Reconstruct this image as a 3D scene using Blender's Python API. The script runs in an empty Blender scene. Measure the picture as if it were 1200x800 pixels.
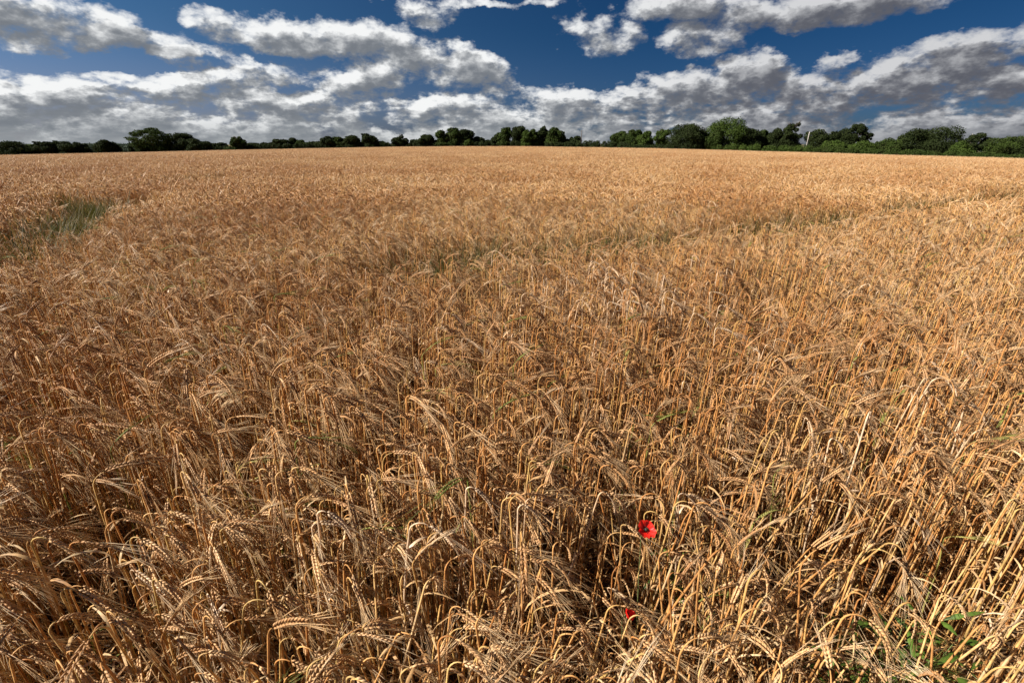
import bpy, math, random
import numpy as np
from mathutils import Vector, Matrix
R = math.radians
scene = bpy.context.scene
COL = scene.collection

# ------------------------------------------------------------ camera, sun, sky
CAM_Z = 1.66
FPX = 567.0                      # focal length in pixels of a 1200 px wide frame (17 mm lens)
PITCH = R(22.2)                  # camera looks down by this much
SUN_AZ = R(-100)                  # measured from +Y (view direction) towards +X; negative = left
SUN_EL = R(37)
cam_d = bpy.data.cameras.new('camera')
cam = bpy.data.objects.new('camera', cam_d)
COL.objects.link(cam)
cam.location = (0, 0, CAM_Z)
cam.rotation_euler = (math.pi/2 - PITCH, 0, 0)
cam_d.sensor_width = 36.0
cam_d.lens = FPX/1200*36.0
cam_d.clip_start = 0.02
cam_d.clip_end = 20000
cam_d.dof.use_dof = True
cam_d.dof.focus_distance = 2.6
cam_d.dof.aperture_fstop = 11.0
scene.camera = cam

sun_d = bpy.data.lights.new('sun', 'SUN')
sun_d.energy = 5.0
sun_d.angle = R(0.53)
sun_d.color = (1.0, 0.93, 0.85)
sun = bpy.data.objects.new('sun', sun_d)
COL.objects.link(sun)
sdir = Vector((math.sin(SUN_AZ)*math.cos(SUN_EL), math.cos(SUN_AZ)*math.cos(SUN_EL), math.sin(SUN_EL)))
sun.rotation_euler = sdir.to_track_quat('Z', 'Y').to_euler()

scene.view_settings.view_transform = 'Standard'
scene.view_settings.look = 'None'
scene.view_settings.exposure = 1.18
scene.view_settings.gamma = 1.0
scene.render.engine = 'CYCLES'
scene.cycles.use_denoising = True
scene.cycles.max_bounces = 5
scene.cycles.diffuse_bounces = 3
scene.cycles.glossy_bounces = 2
scene.cycles.transmission_bounces = 3
scene.cycles.transparent_max_bounces = 4

CP, SP = math.cos(PITCH), math.sin(PITCH)
def ray(px, py):
    """world direction seen at pixel (px, py) of the 1200x800 photograph"""
    a, b = (px-600)/FPX, (400-py)/FPX
    return Vector((a, CP + b*SP, -SP + b*CP))
def at_z(px, py, z):
    d = ray(px, py)
    t = (z-CAM_Z)/d.z
    return Vector((0, 0, CAM_Z)) + d*t

class NT:
    """small helper for writing node graphs"""
    def __init__(self, tree): self.t = tree
    def n(self, typ, ins=None, **props):
        nd = self.t.nodes.new(typ)
        for k, v in props.items(): setattr(nd, k, v)
        for k, v in (ins or {}).items():
            s = nd.inputs[k]
            if hasattr(v, 'is_linked') or isinstance(v, bpy.types.NodeSocket): self.t.links.new(v, s)
            else: s.default_value = v
        return nd
    def m(self, op, a, b=None, c=None, clamp=False):
        nd = self.t.nodes.new('ShaderNodeMath'); nd.operation = op; nd.use_clamp = clamp
        for i, v in enumerate((a, b, c)):
            if v is None: continue
            if isinstance(v, (int, float)): nd.inputs[i].default_value = v
            else: self.t.links.new(v, nd.inputs[i])
        return nd.outputs[0]
    def v(self, op, a, b=None, out=0):
        nd = self.t.nodes.new('ShaderNodeVectorMath'); nd.operation = op
        for i, x in enumerate((a, b)):
            if x is None: continue
            if isinstance(x, (tuple, list, Vector)): nd.inputs[i].default_value = x
            elif isinstance(x, (int, float)): nd.inputs[i].default_value = (x, x, x)
            else: self.t.links.new(x, nd.inputs[i])
        if op in ('LENGTH', 'DISTANCE', 'DOT_PRODUCT'): return nd.outputs['Value']
        return nd.outputs[0]
    def scale(self, a, s):
        nd = self.t.nodes.new('ShaderNodeVectorMath'); nd.operation = 'SCALE'
        self.t.links.new(a, nd.inputs[0])
        if isinstance(s, (int, float)): nd.inputs['Scale'].default_value = s
        else: self.t.links.new(s, nd.inputs['Scale'])
        return nd.outputs[0]
    def smooth(self, x, a, b, lo=0.0, hi=1.0):
        nd = self.t.nodes.new('ShaderNodeMapRange'); nd.interpolation_type = 'SMOOTHSTEP'
        self.t.links.new(x, nd.inputs[0])
        for i, q in ((1, a), (2, b), (3, lo), (4, hi)): nd.inputs[i].default_value = q
        return nd.outputs[0]
    def mix(self, f, a, b):
        nd = self.t.nodes.new('ShaderNodeMix'); nd.data_type = 'RGBA'
        for s, q in ((nd.inputs[0], f), (nd.inputs[6], a), (nd.inputs[7], b)):
            if isinstance(q, (int, float)): s.default_value = q
            elif isinstance(q, (tuple, list)): s.default_value = (*q[:3], 1)
            else: self.t.links.new(q, s)
        return nd.outputs[2]

# cumulus banks: where they stand in the sky, given as (px, py, half width, half height, strength)
CLOUDS = [
 (40, 18, 120, 26, 1.0), (120, 42, 95, 17, 1.0), (205, 60, 60, 9, .8), (35, 52, 40, 12, .7),
 (245, 28, 26, 13, .55), (40, 5, 90, 12, .9),
 (340, 44, 76, 20, .95), (425, 46, 66, 24, 1.1), (480, 68, 46, 18, 1.0), (552, 78, 58, 26, 1.15), (590, 100, 42, 12, .7),
 (425, 92, 62, 24, 1.0), (285, 88, 88, 20, .9), (205, 105, 60, 22, 1.0), (110, 88, 40, 10, .7), (60, 110, 90, 20, 1.0),
 (330, 118, 80, 18, .9), (520, 128, 110, 18, .9), (690, 118, 80, 20, .9),
 (690, 44, 52, 26, .85), (503, 16, 28, 15, .5), (880, 86, 46, 26, 1.1), (800, 108, 76, 24, 1.0),
 (800, 8, 66, 20, 1.0), (822, 44, 50, 20, .8), (945, 12, 150, 20, 1.1), (1110, 70, 66, 28, 1.1), (1060, 98, 100, 28, 1.1),
 (1170, 96, 66, 24, 1.0), (960, 110, 80, 24, 1.0), (982, 72, 26, 14, .6), (1196, 45, 26, 22, .6), (560, 2, 90, 5, .5),
]
HOLES = [(645, 70, 70, 34, 1.1), (975, 52, 80, 12, .8), (160, 78, 90, 7, .7), (760, 70, 40, 14, .6), (315, 66, 30, 8, .6), (600, 40, 60, 20, .6), (690, 90, 60, 12, .5), (1120, 22, 60, 10, .6),
 (400, 75, 24, 9, .55), (465, 108, 50, 6, .5), (60, 76, 50, 7, .6), (250, 72, 28, 8, .5), (340, 101, 26, 6, .5), (720, 96, 40, 9, .6), (1010, 84, 22, 12, .5), (160, 112, 30, 5, .4)]
def azel(px, py):
    d = ray(px, py).normalized()
    return math.atan2(d.x, d.y), d.z

def build_world():
    w = bpy.data.worlds.new('World'); scene.world = w; w.use_nodes = True
    w.cycles.sampling_method = 'MANUAL'; w.cycles.sample_map_resolution = 512
    g = bpy.data.node_groups.new('cloud_density', 'ShaderNodeTree')
    g.interface.new_socket('Direction', in_out='INPUT', socket_type='NodeSocketVector')
    g.interface.new_socket('Density', in_out='OUTPUT', socket_type='NodeSocketFloat')
    G = NT(g)
    gi, go = g.nodes.new('NodeGroupInput'), g.nodes.new('NodeGroupOutput')
    d = gi.outputs[0]
    ns = G.v('MULTIPLY', d, (1, 1, 1.7))
    warp = G.n('ShaderNodeTexNoise', {'Vector': ns, 'Scale': 13.0, 'Detail': 5.0, 'Roughness': .62}).outputs['Color']
    warp = G.scale(G.v('SUBTRACT', warp, .5), .11)
    dw = G.v('ADD', d, G.v('MULTIPLY', warp, (1, 1, .5)))
    s = G.n('ShaderNodeSeparateXYZ', {0: dw}).outputs
    s0 = G.n('ShaderNodeSeparateXYZ', {0: d}).outputs
    az = G.m('ARCTAN2', s[0], s[1])
    P = G.n('ShaderNodeCombineXYZ', {0: az, 1: s[2], 2: 0.0}).outputs[0]
    def blob(c):
        px, py, rx, ry, st = c
        a, e = azel(px, py)
        a1, _ = azel(px+rx, py); a0, _ = azel(px-rx, py)
        _, e1 = azel(px, py-ry); _, e0 = azel(px, py+ry)
        ra, re = (a1-a0)/2, (e1-e0)/2
        q = G.v('MULTIPLY', G.v('SUBTRACT', P, (a, e, 0)), (1/ra, 1/re, 0))
        l = G.v('DOT_PRODUCT', q, q)
        return G.m('MULTIPLY_ADD', l, -0.55*st, 0.75*st)
    acc = None
    for c in CLOUDS:
        b = blob(c)
        acc = b if acc is None else G.m('MAXIMUM', acc, b)
    acc = G.m('MAXIMUM', acc, -0.55)
    for c in HOLES:
        b = G.m('MAXIMUM', blob(c), 0.0)
        acc = G.m('SUBTRACT', acc, b)
    # the layered bank low over the horizon
    lump = G.n('ShaderNodeTexNoise', {'Vector': G.v('MULTIPLY', d, (1, 1, 2.2)), 'Scale': 5.0, 'Detail': 2.0}).outputs[0]
    bank_h = G.m('MULTIPLY_ADD', lump, .18, -.016)
    bank = G.m('MULTIPLY', G.m('SUBTRACT', bank_h, s[2]), 14.0)
    bank = G.m('MINIMUM', bank, .85)
    acc = G.m('MAXIMUM', acc, bank)
    # the rest of the sky, above and behind
    zz = G.m('ADD', G.m('MAXIMUM', s0[2], 0.0), .16)
    pl = G.n('ShaderNodeCombineXYZ', {0: G.m('DIVIDE', s[0], zz), 1: G.m('DIVIDE', s[1], zz), 2: 3.7}).outputs[0]
    gen = G.n('ShaderNodeTexNoise', {'Vector': pl, 'Scale': 1.15, 'Detail': 4.0, 'Roughness': .5}).outputs[0]
    gen = G.m('MULTIPLY', G.m('SUBTRACT', gen, .585), 4.0)
    out1 = G.smooth(s0[2], .24, .34)
    out2 = G.smooth(G.m('ABSOLUTE', G.m('ARCTAN2', s0[0], s0[1])), .9, 1.15)
    om = G.m('MAXIMUM', out1, out2)
    accg = G.m('ADD', G.m('MULTIPLY', acc, G.m('SUBTRACT', 1.0, om)), G.m('MULTIPLY', G.m('MAXIMUM', gen, bank), om))
    det = G.n('ShaderNodeTexNoise', {'Vector': ns, 'Scale': 20.0, 'Detail': 7.0, 'Roughness': .6}).outputs[0]
    puff = G.n('ShaderNodeTexVoronoi', {'Vector': G.v('ADD', ns, G.scale(warp, .25)), 'Scale': 30.0, 'Detail': 2.5, 'Roughness': .55, 'Lacunarity': 2.3}, normalize=True).outputs['Distance']
    det = G.m('ADD', G.m('MULTIPLY', G.m('SUBTRACT', det, .5), 1.7), G.m('MULTIPLY', G.m('SUBTRACT', .30, puff), 1.3))
    fine = G.n('ShaderNodeTexNoise', {'Vector': G.v('MULTIPLY', d, (1, 1, 2.6)), 'Scale': 46.0, 'Detail': 6.0, 'Roughness': .6}).outputs[0]
    det = G.m('ADD', det, G.m('MULTIPLY', G.m('SUBTRACT', fine, .52), G.smooth(s0[2], .18, .03, 0.2, 1.3)))
    g.links.new(G.m('ADD', accg, det), go.inputs[0])

    T = NT(w.node_tree); w.node_tree.nodes.clear()
    D = T.n('ShaderNodeTexCoord').outputs['Generated']
    def dens(vec):
        gn = w.node_tree.nodes.new('ShaderNodeGroup'); gn.node_tree = g
        w.node_tree.links.new(vec, gn.inputs[0]); return gn.outputs[0]
    d0 = dens(D)
    d1 = dens(T.v('ADD', D, (-.014, 0, .017)))
    alpha = T.smooth(d0, -.12, .58)
    lit = T.m('POWER', 2.718, T.m('MULTIPLY', T.m('MAXIMUM', T.m('ADD', d1, -.08), 0.0), -2.1))
    edge = T.smooth(T.m('SUBTRACT', d0, d1), -.30, .60)
    br = T.m('ADD', T.m('MULTIPLY', lit, .62), T.m('MULTIPLY', edge, .38), clamp=True)
    sep = T.n('ShaderNodeSeparateXYZ', {0: D}).outputs
    az = T.m('ARCTAN2', sep[0], sep[1])
    right = T.smooth(az, -.05, .55)
    streak = T.n('ShaderNodeTexNoise', {'Vector': T.v('MULTIPLY', D, (1, 1, 9)), 'Scale': 6.0, 'Detail': 5.0, 'Roughness': .6}).outputs[0]
    cdark = T.mix(right, (.16, .178, .205), (.092, .098, .122))
    cbright = T.mix(right, (.86, .87, .87), (.60, .605, .62))
    c = T.mix(T.m('POWER', br, 1.75), cdark, cbright)
    # towards the horizon the bank is seen through more air: flatter and greyer
    low = T.smooth(sep[2], .0, .06, .6, 0.0)
    lowc = T.mix(T.smooth(streak, .35, .68), T.mix(right, (.20, .225, .25), (.13, .145, .17)), T.mix(right, (.40, .42, .43), (.25, .265, .29)))
    c = T.mix(low, c, lowc)
    sky = T.n('ShaderNodeTexSky', sky_type='NISHITA', sun_disc=False, sun_elevation=SUN_EL, sun_rotation=SUN_AZ,
              altitude=50, air_density=1.0, dust_density=.6, ozone_density=2.0)
    # blue as seen through the polarising filter: deep, deepest away from the sun
    tint = T.mix(T.smooth(az, -1.0, .35), (.20, .36, .53), (.045, .15, .29))
    skyc = T.v('MULTIPLY', T.v('MULTIPLY', sky.outputs[0], tint), T.mix(T.smooth(sep[2], .02, .2), (2.1, 1.2, 1.25), (1, 1, 1)))
    cs = T.scale(c, 10.0)
    col = T.mix(alpha, skyc, cs)
    bg = T.n('ShaderNodeBackground', {'Color': col, 'Strength': .047})
    o = w.node_tree.nodes.new('ShaderNodeOutputWorld')
    w.node_tree.links.new(bg.outputs[0], o.inputs[0])
build_world()

# ------------------------------------------------------------ helpers
def tag(o, label=None, cat=None, group=None, kind=None):
    if label: o['label'] = label
    if cat: o['category'] = cat
    if group: o['group'] = group
    if kind: o['kind'] = kind
    return o
def empty(name, loc, rz=0, parent=None):
    o = bpy.data.objects.new(name, None); COL.objects.link(o)
    o.empty_display_size = .1
    o.location = loc; o.rotation_euler = (0, 0, rz); o.parent = parent
    return o
class MB:
    """collects vertices and faces, with one tint value per vertex and one material slot per face"""
    def __init__(self): self.v = []; self.f = []; self.t = []; self.mi = []
    def add(self, vs, fs, tint=0.0, mi=0):
        b = len(self.v)
        self.v.extend(vs); self.f.extend([tuple(b+i for i in f) for f in fs])
        self.t.extend([tint]*len(vs)); self.mi.extend([mi]*len(fs))
    def mesh(self, name, mats, smooth=True):
        me = bpy.data.meshes.new(name)
        me.from_pydata(self.v, [], self.f)
        for m in (mats if isinstance(mats, (list, tuple)) else [mats]): me.materials.append(m)
        me.polygons.foreach_set('material_index', self.mi)
        if smooth: me.polygons.foreach_set('use_smooth', [True]*len(self.f))
        a = me.attributes.new('tint', 'FLOAT', 'POINT'); a.data.foreach_set('value', self.t)
        me.update()
        return me
    def build(self, name, mats, parent=None, smooth=True):
        o = bpy.data.objects.new(name, self.mesh(name, mats, smooth)); COL.objects.link(o); o.parent = parent
        return o
def frame(d):
    d = d.normalized()
    a = Vector((0, 1, 0)) if abs(d.y) < .9 else Vector((1, 0, 0))
    s = d.cross(a).normalized()
    return s, s.cross(d).normalized()
def tube(mb, pts, rads, n=4, tint=0.0, mi=0, cap=True):
    vs, fs = [], []
    s = None
    for i, p in enumerate(pts):
        d = (pts[min(i+1, len(pts)-1)] - pts[max(i-1, 0)])
        if d.length < 1e-9: d = Vector((0, 0, 1))
        d.normalize()
        if s is None: s, u = frame(d)
        else:
            s = (s - d*s.dot(d)).normalized(); u = d.cross(s)
        for k in range(n):
            a = 2*math.pi*k/n
            vs.append(p + (s*math.cos(a) + u*math.sin(a))*rads[i])
    for i in range(len(pts)-1):
        for k in range(n):
            k2 = (k+1) % n
            fs.append((i*n+k, i*n+k2, (i+1)*n+k2, (i+1)*n+k))
    if cap: fs.append(tuple((len(pts)-1)*n+k for k in range(n)))
    mb.add(vs, fs, tint, mi)
def ribbon(mb, pts, widths, side, tint=0.0, mi=0, fold=0.0):
    """a blade; fold lifts the two edges above the midrib"""
    vs, fs = [], []
    for i, p in enumerate(pts):
        s = side[i] if isinstance(side, list) else side
        d = (pts[min(i+1, len(pts)-1)] - pts[max(i-1, 0)]).normalized()
        nrm = s.cross(d)
        w = widths[i]/2
        if fold: vs += [p - s*w + nrm*fold*w, p.copy(), p + s*w + nrm*fold*w]
        else: vs += [p - s*w, p + s*w]
    k = 3 if fold else 2
    for i in range(len(pts)-1):
        for j in range(k-1):
            fs.append((i*k+j, i*k+j+1, (i+1)*k+j+1, (i+1)*k+j))
    mb.add(vs, fs, tint, mi)

# ------------------------------------------------------------ materials
def new_mat(name):
    m = bpy.data.materials.new(name); m.use_nodes = True
    m.node_tree.nodes.clear()
    return m, NT(m.node_tree)
def out(T, sh):
    o = T.t.nodes.new('ShaderNodeOutputMaterial'); T.t.links.new(sh, o.inputs['Surface'])
def varied(name, cols, rough=.6, trans=0.0, spec=.3, patch=None, fine=None, patch_scale=.35):
    """colour picked per plant (tint attribute + instance random), drifting over the field; part of the light passes through"""
    m, T = new_mat(name)
    r = T.m('ADD', T.n('ShaderNodeObjectInfo').outputs['Random'], T.n('ShaderNodeAttribute', attribute_name='tint').outputs['Fac'])
    r = T.m('FRACT', r)
    cr = T.n('ShaderNodeValToRGB', {0: r})
    el = cr.color_ramp.elements
    while len(el) < len(cols): el.new(.5)
    for i, c in enumerate(cols):
        el[i].position = i/(len(cols)-1); el[i].color = (*c, 1)
    col = cr.outputs[0]
    pos = T.n('ShaderNodeNewGeometry').outputs['Position']
    if patch:
        nz = T.n('ShaderNodeTexNoise', {'Vector': pos, 'Scale': patch_scale, 'Detail': 3.0}).outputs[0]
        col = T.mix(T.smooth(nz, .38, .66), col, T.v('MULTIPLY', col, patch))
    if fine:
        oc = T.n('ShaderNodeTexCoord').outputs['Object']
        nz = T.n('ShaderNodeTexNoise', {'Vector': oc, 'Scale': fine, 'Detail': 3.0}).outputs[0]
        col = T.scale(col, T.smooth(nz, .3, .7, .72, 1.22))
    bs = T.n('ShaderNodeBsdfPrincipled', {'Base Color': col, 'Roughness': rough, 'Specular IOR Level': spec})
    sh = bs.outputs[0]
    if trans:
        tr = T.n('ShaderNodeBsdfTranslucent', {'Color': col})
        mx = T.n('ShaderNodeMixShader', {0: trans}); T.t.links.new(sh, mx.inputs[1]); T.t.links.new(tr.outputs[0], mx.inputs[2])
        sh = mx.outputs[0]
    out(T, sh)
    return m
PATCH = (.80, .70, .62)
M_stem = varied('straw_stem', [(0.490, 0.231, 0.071), (0.647, 0.364, 0.130), (0.372, 0.153, 0.041), (0.588, 0.314, 0.107), (0.509, 0.343, 0.116), (0.685, 0.432, 0.180)], .55, .15, .22, PATCH, 60)
M_ear = varied('barley_ear', [(0.480, 0.270, 0.111), (0.614, 0.379, 0.181), (0.326, 0.158, 0.055), (0.653, 0.434, 0.231)], .6, .08, .3, PATCH, 90)
M_awn = varied('barley_awn', [(0.640, 0.426, 0.207), (0.757, 0.555, 0.321), (0.543, 0.328, 0.145), (0.795, 0.634, 0.414)], .42, .25, .35, PATCH)
M_leaf = varied('dry_leaf', [(0.532, 0.316, 0.128), (0.703, 0.526, 0.293), (0.399, 0.201, 0.073), (0.627, 0.420, 0.201)], .6, .3, .2, PATCH, 40)
M_pale = varied('bleached_barley', [(0.672, 0.474, 0.285), (0.730, 0.539, 0.350), (0.614, 0.419, 0.239)], .45, .25, .35, None, 40)
M_green = varied('green_barley', [(.30, .30, .07), (.20, .24, .05), (.40, .34, .10)], .5, .3, .3, None, 40)
M_grass = varied('track_grass', [(0.029, 0.039, 0.006), (0.058, 0.061, 0.011), (0.163, 0.116, 0.035), (0.046, 0.055, 0.008), (0.116, 0.096, 0.026)], .6, .35, .2)
M_weed = varied('weed_leaf', [(0.060, 0.115, 0.014), (0.098, 0.166, 0.024), (0.045, 0.079, 0.012)], .45, .35, .4, None, 50)
M_weedstem = varied('weed_stem', [(.10, .15, .04), (.16, .16, .05)], .6, .1)

m, T = new_mat('soil')
tc = T.n('ShaderNodeNewGeometry').outputs['Position']
n1 = T.n('ShaderNodeTexNoise', {'Vector': tc, 'Scale': 14.0, 'Detail': 8.0, 'Roughness': .7}).outputs[0]
n2 = T.n('ShaderNodeTexNoise', {'Vector': tc, 'Scale': .02, 'Detail': 4.0}).outputs[0]
sp = T.n('ShaderNodeSeparateXYZ', {0: tc}).outputs
near = T.mix(T.smooth(n1, .35, .65), (.045, .028, .016), (.16, .095, .045))
far = T.mix(T.smooth(n2, .42, .6), (.07, .09, .03), (.30, .20, .09))
dist = T.v('LENGTH', tc)
col = T.mix(T.smooth(dist, 210, 260), near, far)
bmp = T.n('ShaderNodeBump', {'Height': n1, 'Strength': .8, 'Distance': .03})
bs = T.n('ShaderNodeBsdfPrincipled', {'Base Color': col, 'Roughness': .95, 'Normal': bmp.outputs[0], 'Specular IOR Level': .1})
out(T, bs.outputs[0]); M_soil = m

def foliage_mat(name, a, b, c):
    m, T = new_mat(name)
    r = T.n('ShaderNodeAttribute', attribute_name='tint').outputs['Fac']
    pos = T.n('ShaderNodeNewGeometry').outputs['Position']
    nz = T.n('ShaderNodeTexNoise', {'Vector': pos, 'Scale': .55, 'Detail': 3.0}).outputs[0]
    col = T.mix(T.m('FRACT', r), a, b)
    col = T.mix(T.smooth(nz, .45, .68), col, c)
    bs = T.n('ShaderNodeBsdfPrincipled', {'Base Color': col, 'Roughness': .8, 'Specular IOR Level': .08})
    tr = T.n('ShaderNodeBsdfTranslucent', {'Color': col})
    mx = T.n('ShaderNodeMixShader', {0: .22}); T.t.links.new(bs.outputs[0], mx.inputs[1]); T.t.links.new(tr.outputs[0], mx.inputs[2])
    out(T, mx.outputs[0])
    return m
F_dark = foliage_mat('foliage_dark', (.018, .027, .008), (.030, .042, .012), (.022, .030, .010))
F_mid = foliage_mat('foliage_mid', (.026, .044, .009), (.044, .066, .013), (.034, .046, .012))
F_lit = foliage_mat('foliage_fresh', (.036, .060, .011), (.058, .088, .016), (.044, .066, .014))  # brighter greens: sunlit look of some trees and shrubs put into the colour
def flat_mat(name, col, rough=.8, noise=12, amp=.35):
    m, T = new_mat(name)
    oc = T.n('ShaderNodeTexCoord').outputs['Object']
    nz = T.n('ShaderNodeTexNoise', {'Vector': oc, 'Scale': float(noise), 'Detail': 6.0}).outputs[0]
    c = T.mix(T.smooth(nz, .3, .7), tuple(x*(1-amp) for x in col), tuple(x*(1+amp) for x in col))
    bs = T.n('ShaderNodeBsdfPrincipled', {'Base Color': c, 'Roughness': rough})
    out(T, bs.outputs[0]); return m
M_bark = flat_mat('bark', (.09, .07, .05), .9, 6)
M_pole = flat_mat('weathered_pole', (.34, .31, .27), .8, 3)
M_poledark = flat_mat('dark_pole', (.09, .08, .07), .8, 3)
M_hill = foliage_mat('far_wood', (.035, .055, .035), (.05, .07, .04), (.04, .055, .04))

# ------------------------------------------------------------ the land
def drop(x):
    return 2.5e-4*x*x/(1+(x/200)**2) if x > 0 else 1.5e-4*x*x/(1+(x/250)**2)
def land(x, y):
    return -drop(x)
def field_edge(x):
    """Y of the far edge of the barley at a given X"""
    pts = [(-420, 180), (-230, 200), (-110, 209), (-60, 216), (0, 200), (16, 174), (64, 131), (98, 101), (140, 62), (200, 8), (240, -30)]
    if x <= pts[0][0]: return pts[0][1]
    for (x0, y0), (x1, y1) in zip(pts, pts[1:]):
        if x <= x1: return y0 + (y1-y0)*(x-x0)/(x1-x0)
    return -1e3
def build_ground():
    ax = sorted(set([s*v for s in (-1, 1) for v in [0, .5, 1, 2, 3, 4.5, 6, 8, 10, 13, 17, 22, 28, 35, 44, 55, 68, 82, 98, 115, 135, 160, 190, 225, 270, 330, 420, 550, 800, 1300, 2200, 4000, 8000]]))
    ay = [v for v in ax]
    vs = [(x, y, land(x, y)) for y in ay for x in ax]
    n = len(ax)
    fs = [(j*n+i, j*n+i+1, (j+1)*n+i+1, (j+1)*n+i) for j in range(n-1) for i in range(n-1)]
    mb = MB(); mb.add(vs, fs)
    g = mb.build('ground', M_soil)
    tag(g, 'dark soil of the gently domed barley field', kind='structure')
build_ground()

# ------------------------------------------------------------ barley
# part builders: a stalk bends in its local +X direction
def stalk_parts(rng, hook, h=.74, lod=0, lean=None, awn=.12, green=False):
    """returns four MBs (stem, ear, awns, leaf). hook = final angle of the ear from the vertical, radians"""
    stem, ear, awns, leaves = MB(), MB(), MB(), []
    lean = rng.uniform(-.04, .07) if lean is None else lean
    neck = rng.uniform(.018, .06)
    spread = rng.choice((.25, .35, .45, .5, .9, 1.4))
    EL = rng.uniform(.068, .094)
    nseg = {0: 7, 1: 3, 2: 1}[lod]
    pts = [Vector((0, 0, 0))]
    p = Vector((0, 0, 0)); th = lean*.2; wob = rng.uniform(-.05, .05)
    for i in range(nseg):
        th = lean*(.3+i/nseg) + wob*math.sin(i*1.3)
        p = p + Vector((math.sin(th), wob*.3, math.cos(th)))*(h/nseg); pts.append(p)
    nn = {0: 5, 1: 3, 2: 2}[lod]
    th0 = th; thn = hook*rng.uniform(.58, .80)
    for i in range(nn):
        f = (i+1)/nn
        th = th0 + (thn-th0)*f**1.3
        p = p + Vector((math.sin(th), 0, math.cos(th)))*(neck/nn); pts.append(p)
    r0 = .0028 if lod == 0 else (.0036 if lod == 1 else .004)
    rads = [r0*(1 - .62*(i/(len(pts)-1))**2) for i in range(len(pts))]
    tube(stem, pts, rads, {0: 5, 1: 3, 2: 3}[lod], 0, 0, cap=False)
    # ear axis
    ne = 6
    epts = [p]; eth = [th]
    for i in range(ne):
        th2 = thn + (hook-thn)*(i+1)/ne
        p = p + Vector((math.sin(th2), 0, math.cos(th2)))*(EL/ne)
        epts.append(p); eth.append(th2)
    def ax(f):
        q = min(f*ne, ne-1e-6); i = int(q); return epts[i].lerp(epts[i+1], q-i), eth[i]+(eth[i+1]-eth[i])*(q-i)
    phi = rng.uniform(-1.2, 1.2)
    def basis(t):
        d = Vector((math.sin(t), 0, math.cos(t)))
        n0 = Vector((math.cos(t), 0, -math.sin(t))); y = Vector((0, 1, 0))
        lat = y*math.cos(phi) + n0*math.sin(phi)
        return d, lat, d.cross(lat)
    if lod == 0:
        ng = rng.randint(10, 12)
        for i in range(ng):
            for s in (-1, 1):
                f = (i + (.25 if s > 0 else .75)*.9)/ng
                c, t = ax(f); d, lat, nr = basis(t)
                k = .72 + .45*math.sin(math.pi*(.15+.8*f))
                gd = (d + lat*s*.34 + nr*rng.uniform(-.08, .08)).normalized()
                L = .0125*k; w = .0024*k; tk = .0019*k
                base = c + lat*s*.0014
                s2 = (lat - gd*lat.dot(gd)).normalized(); n2 = gd.cross(s2)
                vs = [base]
                for fr, ww in ((.38, 1.0), (.75, .7)):
                    for a in range(4):
                        an = a*math.pi/2 + .4
                        vs.append(base + gd*L*fr + s2*math.cos(an)*w*ww*1.05 + n2*math.sin(an)*tk*ww*1.2)
                vs.append(base + gd*L)
                fs = [(0, 1+(a+1) % 4, 1+a) for a in range(4)] + [(1+a, 1+(a+1) % 4, 5+(a+1) % 4, 5+a) for a in range(4)] + [(5+a, 5+(a+1) % 4, 9) for a in range(4)]
                ear.add(vs, fs, rng.uniform(0, .12))
                if rng.random() < .50: continue
                # the awn that grows from this grain
                al = awn*rng.uniform(.75, 1.15)*(1.05-.3*f)
                ad = (d + lat*s*rng.uniform(.05, .20)*spread + nr*rng.uniform(-.12, .12)*spread + Vector((0, 0, rng.uniform(-.12, .0)))).normalized()
                a0 = base + gd*L*.95
                bend = (lat*s*rng.uniform(-.02, .10) + nr*rng.uniform(-.05, .05) + Vector((0, 0, -.07)))*al
                a1 = a0 + ad*al*.5 + bend*.25; a2 = a0 + ad*al + bend
                tube(awns, [a0, a1, a2], [.0007, .0006, .0002], 3, rng.uniform(0, .15), 0, cap=False)
    else:
        n = 4 if lod == 1 else 3
        cs = [ax(0)[0], ax(.4)[0], ax(.8)[0], ax(.999)[0]] if lod == 1 else [ax(0)[0], ax(.5)[0], ax(.999)[0]]
        rr = [.0022, .0068, .0058, .0032] if lod == 1 else [.003, .0095, .003]
        if lod == 1:
            tube(awns, [cs[3], cs[3] + (cs[3]-cs[2]).normalized()*awn*.7 + Vector((0, 0, -.006))], [.0036, .0006], 3, .1, 0, cap=False)
        tube(ear, cs, rr, n, 0, 0, cap=False)
        na = 6 if lod == 1 else 3
        for i in range(na):
            f = .3 + .7*i/na if lod == 1 else .6
            c, t = ax(f); d, lat, nr = basis(t); s = -1 if i % 2 else 1
            ad = (d + lat*s*(rng.uniform(.05, .26)) + nr*rng.uniform(-.16, .16)).normalized()
            w = .0009 if lod == 1 else .0036
            e = c + ad*awn*rng.uniform(.8, 1.15) + Vector((0, 0, -.008))
            sd = ad.cross(Vector((rng.uniform(-1, 1), rng.uniform(-1, 1), rng.uniform(-1, 1)))).normalized()
            awns.add([c - sd*w, c + sd*w, e], [(0, 1, 2)], rng.uniform(0, .15))
    # dry leaves that clasp the stem
    nl = rng.choice((1, 2, 2, 3, 3)) if lod == 0 else (1 if lod == 1 else 0)
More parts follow.
